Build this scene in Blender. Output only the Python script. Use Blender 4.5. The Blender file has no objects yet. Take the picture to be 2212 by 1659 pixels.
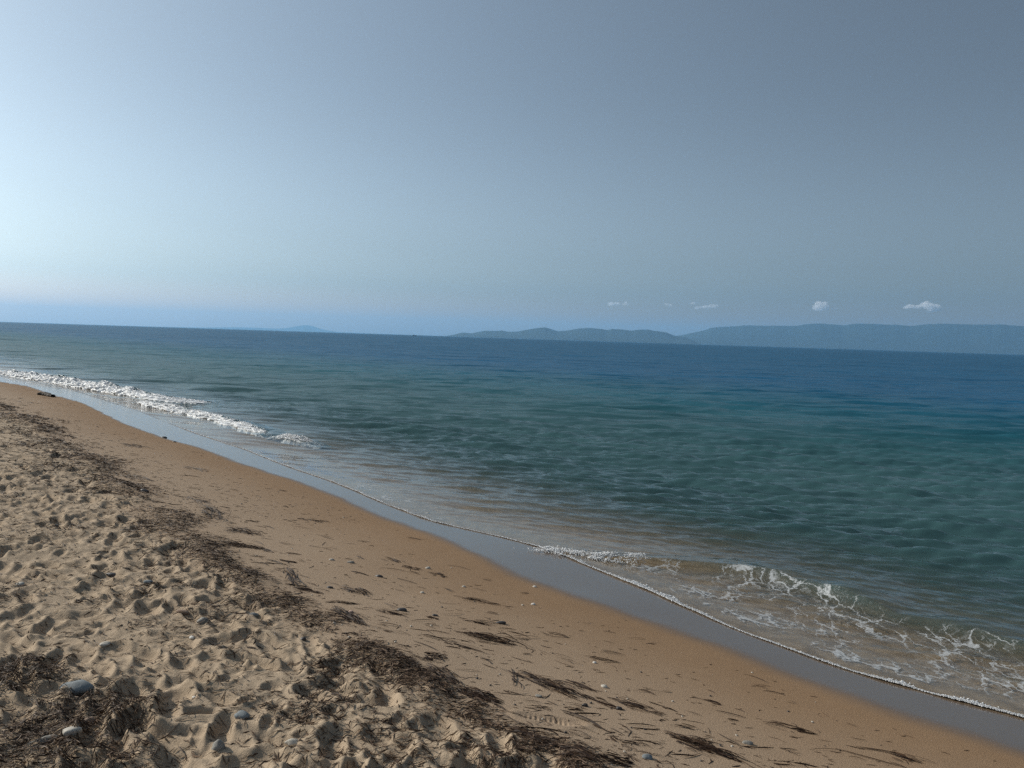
import bpy, bmesh, math, random
import numpy as np
from mathutils import Vector, Matrix

rng = np.random.default_rng(11)
random.seed(11)
scene = bpy.context.scene
col = scene.collection
R = math.radians

# ------------------------------------------------------------------ camera
H = 2.05                                   # eye height above the sea
FPX = 1703.0                               # focal length in pixels of a 2212 px wide picture
PITCH, ROLL = R(3.33), R(1.84)
F0 = np.array([0, math.cos(PITCH), -math.sin(PITCH)])
U0 = np.array([0, math.sin(PITCH), math.cos(PITCH)])
R0 = np.array([1.0, 0, 0])
CR = math.cos(ROLL) * R0 + math.sin(ROLL) * U0
CU = -math.sin(ROLL) * R0 + math.cos(ROLL) * U0
EYE = np.array([0, 0, H])
cam_d = bpy.data.cameras.new("camera")
cam = bpy.data.objects.new("camera", cam_d)
col.objects.link(cam)
m = Matrix(((CR[0], CU[0], -F0[0], 0), (CR[1], CU[1], -F0[1], 0), (CR[2], CU[2], -F0[2], H), (0, 0, 0, 1)))
cam.matrix_world = m
cam_d.sensor_width = 36
cam_d.lens = 36 * FPX / 2212
cam_d.clip_start = 0.05
cam_d.clip_end = 90000
scene.camera = cam

# ------------------------------------------------------------------ sky, sun, exposure
SUN_AZ, SUN_EL = R(-70), R(30)             # azimuth from +Y, negative = left
SUN = np.array([math.sin(SUN_AZ) * math.cos(SUN_EL), math.cos(SUN_AZ) * math.cos(SUN_EL), math.sin(SUN_EL)])
world = bpy.data.worlds.new("World")
scene.world = world
world.use_nodes = True
wt = world.node_tree
wt.nodes.clear()
w_out = wt.nodes.new("ShaderNodeOutputWorld")
w_bg = wt.nodes.new("ShaderNodeBackground")
w_sky = wt.nodes.new("ShaderNodeTexSky")
w_sky.sky_type = 'NISHITA'
w_sky.sun_disc = False
w_sky.sun_elevation = SUN_EL
w_sky.sun_rotation = SUN_AZ
w_sky.altitude = 0
w_sky.air_density = 1.0
w_sky.dust_density = 2.5
w_sky.ozone_density = 1.0
w_bg.inputs["Strength"].default_value = 0.085
w_hsv = wt.nodes.new("ShaderNodeHueSaturation")
w_hsv.inputs["Saturation"].default_value = 0.45
w_hsv.inputs["Value"].default_value = 1.0
wt.links.new(w_sky.outputs[0], w_hsv.inputs["Color"])
w_tint = wt.nodes.new("ShaderNodeMix"); w_tint.data_type = 'RGBA'; w_tint.blend_type = 'MULTIPLY'; w_tint.inputs[0].default_value = 1.0
w_tint.inputs[7].default_value = (0.84, 1.0, 1.13, 1)        # thin bluish summer haze over the whole sky
# the air near the horizon is paler than the model sky
w_tc = wt.nodes.new("ShaderNodeTexCoord"); w_sep = wt.nodes.new("ShaderNodeSeparateXYZ"); wt.links.new(w_tc.outputs["Generated"], w_sep.inputs[0])
w_mr = wt.nodes.new("ShaderNodeMapRange"); w_mr.interpolation_type = 'SMOOTHERSTEP'
w_mr.inputs[1].default_value = 0.0; w_mr.inputs[2].default_value = 0.36
wt.links.new(w_sep.outputs[2], w_mr.inputs[0])
w_hz = wt.nodes.new("ShaderNodeMix"); w_hz.data_type = 'RGBA'
w_hz.inputs[6].default_value = (1.42, 1.40, 1.36, 1); w_hz.inputs[7].default_value = (1, 1, 1, 1)
wt.links.new(w_mr.outputs[0], w_hz.inputs[0])
w_ml = wt.nodes.new("ShaderNodeMix"); w_ml.data_type = 'RGBA'; w_ml.blend_type = 'MULTIPLY'; w_ml.inputs[0].default_value = 1.0
w_mr2 = wt.nodes.new("ShaderNodeMapRange"); w_mr2.interpolation_type = 'SMOOTHSTEP'; w_mr2.inputs[1].default_value = 0.0; w_mr2.inputs[2].default_value = 0.065
wt.links.new(w_sep.outputs[2], w_mr2.inputs[0])
w_hz2 = wt.nodes.new("ShaderNodeMix"); w_hz2.data_type = 'RGBA'
w_hz2.inputs[6].default_value = (1.95, 1.42, 1.15, 1); w_hz2.inputs[7].default_value = (1, 1, 1, 1)
wt.links.new(w_mr2.outputs[0], w_hz2.inputs[0])
w_ml2 = wt.nodes.new("ShaderNodeMix"); w_ml2.data_type = 'RGBA'; w_ml2.blend_type = 'MULTIPLY'; w_ml2.inputs[0].default_value = 1.0
wt.links.new(w_hsv.outputs[0], w_ml2.inputs[6]); wt.links.new(w_hz2.outputs[2], w_ml2.inputs[7])
wt.links.new(w_ml2.outputs[2], w_ml.inputs[6]); wt.links.new(w_hz.outputs[2], w_ml.inputs[7])
# forward scattering: hazy air is brighter on the sun's side
w_dot = wt.nodes.new("ShaderNodeVectorMath"); w_dot.operation = 'DOT_PRODUCT'; w_dot.inputs[1].default_value = tuple(SUN)
wt.links.new(w_tc.outputs["Generated"], w_dot.inputs[0])
w_mad = wt.nodes.new("ShaderNodeMath"); w_mad.operation = 'MULTIPLY_ADD'; w_mad.inputs[1].default_value = 0.43; w_mad.inputs[2].default_value = 0.755
wt.links.new(w_dot.outputs["Value"], w_mad.inputs[0])
w_sc = wt.nodes.new("ShaderNodeVectorMath"); w_sc.operation = 'SCALE'
wt.links.new(w_ml.outputs[2], w_sc.inputs[0]); wt.links.new(w_mad.outputs[0], w_sc.inputs["Scale"])
wt.links.new(w_sc.outputs[0], w_tint.inputs[6])
wt.links.new(w_tint.outputs[2], w_bg.inputs["Color"])
wt.links.new(w_bg.outputs[0], w_out.inputs["Surface"])

sun_d = bpy.data.lights.new("sun", 'SUN')
sun_d.energy = 3.6
sun_d.angle = R(0.55)
sun_d.color = (1.0, 0.92, 0.80)
sun = bpy.data.objects.new("sun", sun_d)
col.objects.link(sun)
sun.rotation_euler = Vector(SUN).to_track_quat('Z', 'Y').to_euler()
sun.location = (-30, 10, 30)

scene.view_settings.view_transform = 'Standard'
scene.view_settings.look = 'None'
scene.view_settings.gamma = 1.0
scene.view_settings.use_curve_mapping = False
scene.view_settings.exposure = 0.0
scene.render.engine = 'CYCLES'
scene.cycles.max_bounces = 10
scene.cycles.diffuse_bounces = 3
scene.cycles.glossy_bounces = 3
scene.cycles.volume_bounces = 8
scene.cycles.transparent_max_bounces = 16
scene.cycles.use_denoising = False
scene.cycles.sample_clamp_indirect = 4.0

# ------------------------------------------------------------------ helpers
def tag(o, label=None, cat=None, group=None, kind=None):
    if label: o["label"] = label
    if cat: o["category"] = cat
    if group: o["group"] = group
    if kind: o["kind"] = kind
    return o

def ray(x, y):
    return F0 + CR * ((x - 1106) / FPX) + CU * ((829.5 - y) / FPX)

def plane(x, y, z):
    d = ray(x, y)
    t = (z - H) / d[2]
    return EYE + d * t

def hash2(ix, iy, seed):
    h = (ix.astype(np.int64) * 374761393 + iy.astype(np.int64) * 668265263 + seed * 974711) & 0x7fffffff
    h = ((h ^ (h >> 13)) * 1274126177) & 0x7fffffff
    h = ((h ^ (h >> 16)) * 1911520717) & 0x7fffffff
    return ((h ^ (h >> 15)) & 0xffffff) / float(0xffffff)

def vnoise(x, y, seed=0):
    ix = np.floor(x); iy = np.floor(y)
    fx = x - ix; fy = y - iy
    fx = fx * fx * fx * (fx * (fx * 6 - 15) + 10); fy = fy * fy * fy * (fy * (fy * 6 - 15) + 10)
    a = hash2(ix, iy, seed); b = hash2(ix + 1, iy, seed)
    c = hash2(ix, iy + 1, seed); d = hash2(ix + 1, iy + 1, seed)
    return (a + (b - a) * fx) * (1 - fy) + (c + (d - c) * fx) * fy

def fbm(x, y, seed=0, oct=4, gain=0.5):
    s = 0; a = 1.0; t = 0
    for i in range(oct):
        ang = 0.6 * i + 0.3
        xx = x * math.cos(ang) - y * math.sin(ang); yy = x * math.sin(ang) + y * math.cos(ang)
        s = s + a * vnoise(xx * 2 ** i + 17.3 * i, yy * 2 ** i - 9.1 * i, seed + i)
        t += a; a *= gain
    return s / t

def sstep(a, b, x):
    t = np.clip((x - a) / (b - a), 0, 1)
    return t * t * (3 - 2 * t)

def mesh_np(name, v, f, mat=None, smooth=True, attrs=None, loc=None):
    v = np.asarray(v, dtype=np.float64); f = np.asarray(f, dtype=np.int32)
    me = bpy.data.meshes.new(name)
    if loc is not None: v = v - np.asarray(loc)
    k = f.shape[1]
    me.vertices.add(len(v)); me.vertices.foreach_set("co", v.astype(np.float32).ravel())
    me.loops.add(f.size); me.loops.foreach_set("vertex_index", f.ravel())
    me.polygons.add(len(f)); me.polygons.foreach_set("loop_start", np.arange(0, f.size, k, dtype=np.int32))
    me.polygons.foreach_set("use_smooth", np.full(len(f), smooth, dtype=bool))
    me.update(calc_edges=True)
    for an, av in (attrs or {}).items():
        at = me.attributes.new(an, 'FLOAT', 'POINT')
        at.data.foreach_set("value", np.asarray(av, dtype=np.float32).ravel())
    if mat: me.materials.append(mat)
    o = bpy.data.objects.new(name, me)
    if loc is not None: o.location = loc
    col.objects.link(o)
    return o

class NT:
    """small node-tree builder"""
    def __init__(self, name):
        self.mat = bpy.data.materials.new(name); self.mat.use_nodes = True
        self.t = self.mat.node_tree; self.t.nodes.clear()
        self.out = self.t.nodes.new("ShaderNodeOutputMaterial")
    def n(self, typ, **kw):
        nd = self.t.nodes.new(typ)
        for k, v in kw.items(): setattr(nd, k, v)
        return nd
    def put(self, sock, v):
        if isinstance(v, bpy.types.NodeSocket): self.t.links.new(v, sock)
        elif isinstance(v, bpy.types.Node): self.t.links.new(v.outputs[0], sock)
        elif v is not None:
            if hasattr(sock, "default_value"):
                if sock.type == 'RGBA' and len(v) == 3: v = (*v, 1)
                sock.default_value = v
    def math(self, op, a, b=None, c=None, clamp=False):
        nd = self.n("ShaderNodeMath", operation=op, use_clamp=clamp)
        self.put(nd.inputs[0], a); self.put(nd.inputs[1], b); self.put(nd.inputs[2], c)
        return nd.outputs[0]
    def vmath(self, op, a, b=None, scale=None):
        nd = self.n("ShaderNodeVectorMath", operation=op)
        self.put(nd.inputs[0], a); self.put(nd.inputs[1], b)
        if scale is not None: self.put(nd.inputs["Scale"], scale)
        return nd.outputs[0]
    def mix(self, fac, a, b, blend='MIX'):
        nd = self.n("ShaderNodeMix", data_type='RGBA', blend_type=blend)
        self.put(nd.inputs[0], fac); self.put(nd.inputs[6], a); self.put(nd.inputs[7], b)
        return nd.outputs[2]
    def attr(self, name):
        nd = self.n("ShaderNodeAttribute", attribute_name=name)
        return nd.outputs["Fac"]
    def noise(self, vec, scale, detail=3, rough=0.5, out=0, dist=0.0):
        nd = self.n("ShaderNodeTexNoise")
        self.put(nd.inputs["Vector"], vec)
        nd.inputs["Scale"].default_value = scale; nd.inputs["Detail"].default_value = detail
        nd.inputs["Roughness"].default_value = rough; nd.inputs["Distortion"].default_value = dist
        return nd.outputs[out]
    def ramp(self, fac, a, b):
        nd = self.n("ShaderNodeMapRange", interpolation_type='SMOOTHSTEP')
        self.put(nd.inputs[0], fac); nd.inputs[1].default_value = a; nd.inputs[2].default_value = b
        return nd.outputs[0]
    def pos(self):
        return self.n("ShaderNodeNewGeometry").outputs["Position"]

# ------------------------------------------------------------------ the coast in plan
# shoreline curves read off the photograph, intersected with the beach and kept in world axes
S_PX = [(0, 812), (150, 840), (300, 888), (420, 936), (533, 973), (590, 996), (650, 1019), (700, 1035), (752, 1055), (850, 1097),
        (925, 1125), (1000, 1143), (1100, 1165), (1190, 1190), (1260, 1220), (1330, 1250), (1400, 1276), (1500, 1322), (1600, 1365),
        (1700, 1400), (1800, 1440), (1900, 1470), (2000, 1497), (2100, 1527), (2212, 1552)]
W_PX = [(0, 825), (60, 835), (110, 852), (180, 872), (245, 905), (300, 928), (350, 947), (420, 965), (500, 995), (580, 1022), (650, 1045),
        (720, 1070), (760, 1090), (850, 1128), (950, 1163), (1030, 1202), (1100, 1237), (1200, 1277), (1300, 1312), (1404, 1342),
        (1500, 1378), (1605, 1418), (1787, 1492), (1952, 1550), (2212, 1630)]
K_PX = [(0, 880), (60, 910), (130, 955), (200, 1000), (250, 1045), (320, 1090), (390, 1150), (450, 1195), (520, 1235), (600, 1290),
        (690, 1330), (760, 1370), (830, 1410), (880, 1450), (940, 1490), (1000, 1520), (1060, 1560), (1140, 1590), (1240, 1640), (1320, 1690)]
RG_PX = [(1130, 1180), (1190, 1188), (1300, 1198), (1400, 1206), (1500, 1212), (1600, 1222), (1680, 1236), (1750, 1258), (1830, 1286),
         (1930, 1318), (2050, 1348), (2212, 1388)]
ZS, ZK = 0.05, 0.44
UD = np.array([-0.66, 0.7513]); UD /= np.linalg.norm(UD)
ND = np.array([-UD[1], UD[0]])             # landward
def uv(p):
    return p[..., 0] * UD[0] + p[..., 1] * UD[1], p[..., 0] * ND[0] + p[..., 1] * ND[1]

class Curve:
    def __init__(self, pts):               # pts (n,2) world xy
        u, v = uv(np.asarray(pts)[:, :2])
        o = np.argsort(u); u = u[o]; v = v[o]
        g = np.arange(u[0], u[-1], 0.05)
        vv = np.interp(g, u, v)
        k = np.hanning(15); k /= k.sum()
        vv = np.convolve(np.pad(vv, 7, mode='edge'), k, mode='valid')
        self.u, self.v = g, vv
        n = min(30, len(g) // 4)
        self.s0 = np.clip((v[1] - v[0]) / (u[1] - u[0]), -0.25, 0.25) * 0.6
        self.s1 = np.clip((v[-1] - v[-3]) / (u[-1] - u[-3]), -0.25, 0.25) * 0.3
    def __call__(self, u):
        r = np.interp(u, self.u, self.v)
        r = np.where(u < self.u[0], self.v[0] + (u - self.u[0]) * self.s0, r)
        return np.where(u > self.u[-1], self.v[-1] + (u - self.u[-1]) * self.s1, r)

CS = Curve([plane(x, y, ZS) for x, y in S_PX])
CK = Curve([plane(x, y, ZK) for x, y in K_PX])
CRG = Curve([plane(x, y, 0.06) for x, y in RG_PX])
def base_z(x, y):
    u = x * UD[0] + y * UD[1]; v = x * ND[0] + y * ND[1]
    s = CS(u); k = CK(u)
    wdt = np.maximum(k - s, 1.2)
    t = (v - s) / wdt
    up = ZS + (ZK - ZS) * np.where(t < 1, t * (0.8 + 0.2 * t), 1 + 0.10 * (1 - np.exp(-np.maximum(t - 1, 0) * 3.5)))
    d = np.maximum(s - v, 0)
    dn = ZS - 0.075 * d - 2.6 * (1 - np.exp(-d * d / 1100.)) - 8 * (1 - np.exp(-d / 400.)) 
    return np.where(v > s, up, dn)
def solve(x, y, zf=None):
    d = ray(x, y); z = 0.2
    for _ in range(40):
        t = (z - H) / d[2]
        p = EYE + d * t
        z = 0.5 * z + 0.5 * float((zf or base_z)(np.array(p[0]), np.array(p[1])))
    return p
CW = Curve([solve(x, y) for x, y in W_PX])

# ------------------------------------------------------------------ sand
th_f = np.linspace(R(-46), R(46), 1180)
th_c = np.linspace(R(46), R(314), 130)[1:-1]
TH = np.concatenate([th_f, th_c])
RR = np.concatenate([np.geomspace(0.4, 1.8, 60)[:-1], np.geomspace(1.8, 22, 740)[:-1], np.geomspace(22, 200, 130)[:-1], np.geomspace(200, 30000, 60)])
gr, gt = np.meshgrid(RR, TH, indexing='ij')
GX = gr * np.sin(gt); GY = gr * np.cos(gt)
gu = GX * UD[0] + GY * UD[1]; gv = GX * ND[0] + GY * ND[1]
GZ = base_z(GX, GY)
gs = gv - CS(gu); gw = gv - CW(gu); gk = gv - CK(gu)
jag = (fbm(GX * 2.2, GY * 2.2, 5, 3) - 0.5)
dry = sstep(-0.05, 0.28, gk + jag * 0.5)                    # 1 on the loose trampled sand
# gentle swash undulation on the smooth foreshore
GZ += (1 - dry) * (gs > -3) * 0.010 * sstep(0.1, 0.6, np.abs(gs)) * (fbm(GX * 0.9, GY * 0.9, 31, 3) - 0.5)
# hummocks of loose sand
near = 1 - sstep(40, 90, gr)
lump_ = vnoise(GX * 34, GY * 34, 57) * vnoise(GX * 13, GY * 13, 58)
hum = 0.052 * (fbm(GX * 2.7, GY * 2.7, 41, 4, 0.5) - 0.5) + 0.016 * (1 - np.abs(2 * vnoise(GX * 6.0 + 3, GY * 6.0, 47) - 1)) * vnoise(GX * 1.7, GY * 1.7, 48)
hum += 0.013 * (fbm(GX * 15, GY * 15, 51, 3, 0.6) - 0.5)
HUM = hum
def stamp(cx, cy, ang, L, B, dep, rim, tread=0.0):
    rc = math.hypot(cx, cy); tc = math.atan2(cx, cy)
    ext = L * 1.1
    i0, i1 = np.searchsorted(RR, [rc - ext, rc + ext])
    j0, j1 = np.searchsorted(th_f, [tc - ext / rc, tc + ext / rc])
    if i1 - i0 < 2 or j1 - j0 < 2: return
    sl = (slice(i0, i1), slice(j0, j1))
    dx = GX[sl] - cx; dy = GY[sl] - cy
    a = dx * math.cos(ang) + dy * math.sin(ang); b = -dx * math.sin(ang) + dy * math.cos(ang)
    waist = 1 - 0.22 * np.exp(-(a / (0.25 * L)) ** 2)
    q = np.sqrt((a / (L * 0.5)) ** 2 + (b / (B * 0.5 * waist)) ** 2)
    q = q + 0.45 * (vnoise(GX[sl] * 11, GY[sl] * 11, 63) - 0.5)
    mk = 1 - sstep(0.35, 1.35, q)
    r = rim * np.exp(-((q - 1.35) / 0.33) ** 2)
    tr = tread * np.sin(a * 2 * math.pi / 0.022) * (1 - sstep(0.7, 0.95, q))
    HUM[sl] = HUM[sl] * (1 - 0.72 * mk) - dep * mk * (1 + 0.5 * a / L) + r + tr
n_done = 0
for _ in range(9000):
    rc = 1.6 * (24 / 1.6) ** rng.random(); tc = rng.uniform(R(-45), R(40))
    cx, cy = rc * math.sin(tc), rc * math.cos(tc)
    u_ = cx * UD[0] + cy * UD[1]; v_ = cx * ND[0] + cy * ND[1]
    dk = v_ - float(CK(u_))
    if dk < 0.12: continue
    if rng.random() > min(1, (rc / 7.0) ** 2 + 0.10): continue
    big = rng.random() < 0.6
    base_a = math.atan2(UD[1], UD[0]) + rng.normal(0, 0.5) + (math.pi if rng.random() < .5 else 0)
    if big: stamp(cx, cy, base_a, rng.uniform(.15, .27), rng.uniform(.08, .13), rng.uniform(.010, .034), rng.uniform(.003, .011))
    else: stamp(cx, cy, rng.uniform(0, 6.28), rng.uniform(.06, .13), rng.uniform(.05, .09), rng.uniform(.006, .020), rng.uniform(.002, .007))
    n_done += 1
print("footprints", n_done)
GZ += (HUM + 0.012 * np.clip(lump_ - 0.35, 0, 1)) * dry * near
HUM = np.zeros_like(GZ)
# one clear shoe print with tread on the firm sand by the weed
fp0, fp1 = solve(1140, 1546), solve(1228, 1560)
stamp(*( (fp0 + fp1)[:2] / 2), math.atan2(fp1[1] - fp0[1], fp1[0] - fp0[0]), 0.25, 0.095, 0.012, 0.004, 0.0022)
GZ += HUM
# low mounds of weed along the strand line raise the ground
band_c = vnoise(GX * 1.9, GY * 1.9, 71)
band = np.exp(-((gk - 0.05 + jag * 0.25) / 0.16) ** 2) * sstep(0.3, 0.62, band_c)
GZ += 0.030 * band * near

idx = np.arange(GX.size).reshape(GX.shape)
nxt = np.roll(idx, -1, axis=1)
fs = np.stack([idx[:-1], idx[1:], nxt[1:], nxt[:-1]], axis=-1).reshape(-1, 4)
GZs = GZ
def zg(x, y):
    """height of the finished sand, bilinear in its own grid"""
    x = np.asarray(x, float); y = np.asarray(y, float)
    r = np.clip(np.hypot(x, y), RR[0] * 1.001, RR[-1] * .999); t = np.arctan2(x, y)
    t = np.clip(t, th_f[0] + 1e-6, th_f[-1] - 1e-6)
    i = np.clip(np.searchsorted(RR, r) - 1, 0, len(RR) - 2); j = np.clip(np.searchsorted(th_f, t) - 1, 0, len(th_f) - 2)
    fi = (r - RR[i]) / (RR[i + 1] - RR[i]); fj = (t - th_f[j]) / (th_f[j + 1] - th_f[j])
    return (GZs[i, j] * (1 - fi) + GZs[i + 1, j] * fi) * (1 - fj) + (GZs[i, j + 1] * (1 - fi) + GZs[i + 1, j + 1] * fi) * fj
def hit(x, y):
    return solve(x, y, lambda a, b: zg(a, b))

wn = (fbm(GX * 3, GY * 3, 81, 3) - 0.5)
wsoft = np.interp(gu, [3, 9, 20], [0.16, 0.10, 0.04])
wet = 1 - sstep(-1, 1, (gw + wn * 0.10) / wsoft)                     # mirror-wet film
damp = 1 - sstep(0.0, 1.0, (gw + wn * 0.3) / 1.9)                     # darker, still moist
m_ = NT("sand")
P = m_.pos()
a_wet, a_damp, a_dry = m_.attr("wet"), m_.attr("damp"), m_.attr("dry")
grain = m_.noise(P, 420, 2, 0.6); mott = m_.noise(P, 9, 4, 0.6); spk = m_.noise(P, 160, 1, 0.5)
c_dry = m_.mix(mott, (0.35, 0.268, 0.187), (0.435, 0.337, 0.238))
c_firm = m_.mix(mott, (0.345, 0.252, 0.172), (0.39, 0.285, 0.195))
c_damp = m_.mix(mott, (0.258, 0.162, 0.092), (0.292, 0.186, 0.106))
c_wet = (0.125, 0.088, 0.060)
c = m_.mix(a_damp, c_firm, c_damp)
c = m_.mix(a_dry, c, c_dry)
c = m_.mix(a_wet, c, c_wet)
a_uw = m_.attr("sunk")
c = m_.mix(a_uw, c, m_.mix(m_.ramp(m_.noise(P, 7, 4, 0.65), .35, .65), (0.18, 0.125, 0.070), (0.29, 0.21, 0.13)))
a_wet = m_.math("MULTIPLY", a_wet, m_.math("SUBTRACT", 1.0, a_uw))
gk1 = m_.math('MULTIPLY_ADD', grain, 0.7, 0.65)
cg = m_.vmath('SCALE', c, scale=gk1)
dark = m_.ramp(spk, 0.66, 0.78)
cg = m_.mix(m_.math('MULTIPLY', dark, m_.math('SUBTRACT', 0.55, m_.math('MULTIPLY', a_wet, 0.5))), cg, (0.10, 0.075, 0.055))
bsdf = m_.n("ShaderNodeBsdfPrincipled")
m_.put(bsdf.inputs["Base Color"], cg)
rough = m_.math('MULTIPLY_ADD', a_wet, -0.80, 0.95)
m_.put(bsdf.inputs["Roughness"], rough)
m_.put(bsdf.inputs["Specular IOR Level"], m_.math('MULTIPLY_ADD', a_wet, 0.40, 0.12))
bmp = m_.n("ShaderNodeBump")
bmp.inputs["Distance"].default_value = 0.006
m_.put(bmp.inputs["Strength"], m_.math('MULTIPLY_ADD', a_wet, -0.55, 0.6))
m_.put(bmp.inputs["Height"], m_.math('ADD', m_.noise(P, 130, 4, 0.65), m_.math('MULTIPLY', m_.noise(P, 35, 3, 0.6), a_dry)))
m_.put(bsdf.inputs["Normal"], bmp.outputs[0])
m_.put(m_.out.inputs[0], bsdf.outputs[0])
SAND = m_.mat
beach = mesh_np("beach", np.stack([GX, GY, GZ], -1).reshape(-1, 3), fs, SAND, True,
                {"sunk": sstep(0.03, -0.06, gs), "wet": wet, "damp": damp, "dry": dry})
tag(beach, "sandy beach, trampled and dry inland, smooth and wet beside the sea", "beach", kind="structure")

# ------------------------------------------------------------------ sea
dep0 = math.atan2(H, 3.0); dep1 = math.atan2(H, 170.)
RS = H / np.tan(np.linspace(dep0, dep1, int((dep0 - dep1) * 788 / 0.48)))
RS = np.concatenate([RS[:-1], np.geomspace(RS[-1], 40000, 110)])
TS = np.concatenate([np.linspace(R(-44), R(44), 1100), np.linspace(R(44), R(316), 110)[1:-1]])
NF = 1100
sr, st = np.meshgrid(RS, TS, indexing='ij')
SX = sr * np.sin(st); SY = sr * np.cos(st)
su = SX * UD[0] + SY * UD[1]; sv = SX * ND[0] + SY * ND[1]
edge_n = 0.05 * (fbm(su * 1.6, sv * 0 + 2.0, 91, 3) - 0.5)
sd = CS(su) + edge_n - sv                                             # distance seaward of the swash edge
bed = base_z(SX, SY)
dr_loc = np.gradient(RS)[:, None] * np.ones_like(sr)
dth = np.where(np.arange(len(TS)) < NF, R(88) / NF, R(272) / 108)[None, :] * sr
spc = np.maximum(dr_loc, dth * 0.6)
sel = (sd > -0.3) & (sr < 220)
wx, wy, ws = SX[sel], SY[sel], spc[sel]
ww = np.zeros_like(wx); hv = np.zeros_like(wx); tot = 0
bend = 0.5 * (fbm(wx * 0.35, wy * 0.35, 99, 2) - 0.5)                 # crests wander a little
for i in range(112):
    lam = 0.075 * (3.0 / 0.075) ** ((i + rng.random()) / 112)
    ang = math.atan2(-0.9, -0.30) + rng.normal(0, 0.29)
    k = 2 * math.pi / lam
    a = 0.030 * lam / (2 * math.pi) * (2.35 if 0.09 < lam < 0.6 else 0.62)
    wgt = sstep(1.8, 3.4, lam / ws)
    pw = a * k
    tot += pw * pw; hv += (pw * wgt) ** 2
    ph = k * (wx * math.cos(ang) + wy * math.sin(ang)) + rng.uniform(0, 6.28) + bend * 3
    sn = np.sin(ph)
    ww += wgt * a * (sn + 0.22 * np.sin(2 * ph + 1.2))                # steeper faces than backs
ww = ww * (0.45 + 1.1 * fbm(wx * 0.3, wy * 0.3, 101, 3))              # groups of higher and lower waves
ww = ww + 4.0 * np.clip(ww, 0, 0.06) ** 2
wav = np.zeros_like(SX); have = np.zeros_like(SX)
wav[sel] = ww; have[sel] = hv
lod = np.sqrt(np.clip(1 - have / tot, 0, 1))
shal = sstep(0.4, 5.0, sd) * 0.85 + 0.15 * sstep(0.0, 0.5, sd)
wz = wav * shal
# the low swell that is about to spill on the right
rs = sv - CRG(su)                                                     # positive on its landward face
rg_u = CRG.u
tt = sstep(rg_u[-1] + 0.3, rg_u[-1] - 1.3, su)
rs = rs + 0.10 * (fbm(su * 1.7, su * 0, 111, 2) - 0.5)
ridge = np.where(rs > 0, np.exp(-(rs / 0.085) ** 2), np.exp(-(rs / 0.42) ** 2)) * tt
wz += 0.100 * ridge * (0.8 + 0.5 * (vnoise(su * 2.1, su * 0, 113) - 0.5))
film = np.where(sd > 0, 0.008 * (1 - np.exp(-sd / 0.06)) + 0.004 * (fbm(SX * 9, SY * 9, 121, 2) - 0.5) * sstep(0.05, 0.5, sd), sd * 0.25)
swash = bed + film
dd = swash - wz
kk = 0.03
wz2 = np.where(np.abs(dd) < kk, np.maximum(swash, wz) + (kk - np.abs(dd)) ** 2 / (4 * kk), np.maximum(swash, wz))
wz2 = np.where(sd < 0, swash, wz2)
depth = np.maximum(wz2 - bed, 0)
# foam lace left by the last wave: strong by the swash on the right, thin by the edge elsewhere
fu = 1 - sstep(6.3, 8.2, su)
lace = fu * sstep(0.02, 0.3, sd) * (1 - sstep(-0.05, 0.12, -rs)) * (0.50 + 0.25 * (1 - sstep(2.5, 6.0, su)))
lace = np.maximum(lace, 0.62 * sstep(6.2, 7.4, su) * (1 - sstep(9.0, 10.5, su)) * (1 - sstep(0.2, 0.9, sd)) * sstep(0.0, 0.05, sd))
lace = np.maximum(lace, 0.12 * np.exp(-((rs + 0.05) / 0.10) ** 2) * tt)
idx = np.arange(SX.size).reshape(SX.shape); nxt = np.roll(idx, -1, axis=1)
fw = np.stack([idx[:-1], idx[1:], nxt[1:], nxt[:-1]], axis=-1).reshape(-1, 4)
keep = (sd.ravel()[fw] > -0.10).any(axis=1)
fw = fw[keep]
used, inv = np.unique(fw.ravel(), return_inverse=True)
fw = inv.reshape(-1, 4)
wv = np.stack([SX, SY, wz2], -1).reshape(-1, 3)[used]

m_ = NT("sea_water")
P = m_.pos()
a_dep, a_foam, a_lod = m_.attr("depth"), m_.attr("foam"), m_.attr("lod")
mp = m_.n("ShaderNodeMapping"); m_.put(mp.inputs["Vector"], P)
mp.inputs["Rotation"].default_value = (0, 0, R(-20)); mp.inputs["Scale"].default_value = (0.30, 1.0, 1.0)
n1 = m_.noise(mp, 1.3, 3, 0.7, 1)
n2 = m_.noise(mp, 4.5, 2, 0.6, 1)
n3 = m_.noise(mp, 22, 2, 0.55, 1)
def sl(nz, amp):
    v = m_.vmath('SUBTRACT', nz, (0.5, 0.5, 0.5))
    v = m_.vmath('MULTIPLY', v, (0.45, 1, 0))
    return m_.vmath('SCALE', v, scale=amp)
geo = m_.n("ShaderNodeNewGeometry")
deepk = m_.ramp(a_dep, 0.0, 0.5)
wind = m_.math('MULTIPLY_ADD', m_.noise(P, 0.03, 3, 0.6), 0.9, 0.55)
s1 = sl(n1, m_.math('MULTIPLY', m_.math('MULTIPLY', a_lod, 0.75), wind))
s0 = m_.vmath('ADD', sl(m_.noise(mp, 0.40, 4, 0.6, 1), m_.math('MULTIPLY', a_lod, 0.85)), sl(m_.noise(mp, 0.06, 4, 0.65, 1), m_.math('MULTIPLY', a_lod, 0.55)))
s2 = sl(n2, m_.math('MULTIPLY', m_.math('MULTIPLY_ADD', a_lod, 0.40, 0.10), deepk))
s3 = sl(n3, m_.math('MULTIPLY_ADD', deepk, 0.10, 0.07))
nn = m_.vmath('ADD', m_.vmath('ADD', geo.outputs["Normal"], s1), s0)
nn = m_.vmath('ADD', nn, s2); nn = m_.vmath('ADD', nn, s3)
nn = m_.vmath('NORMALIZE', nn)
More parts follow.
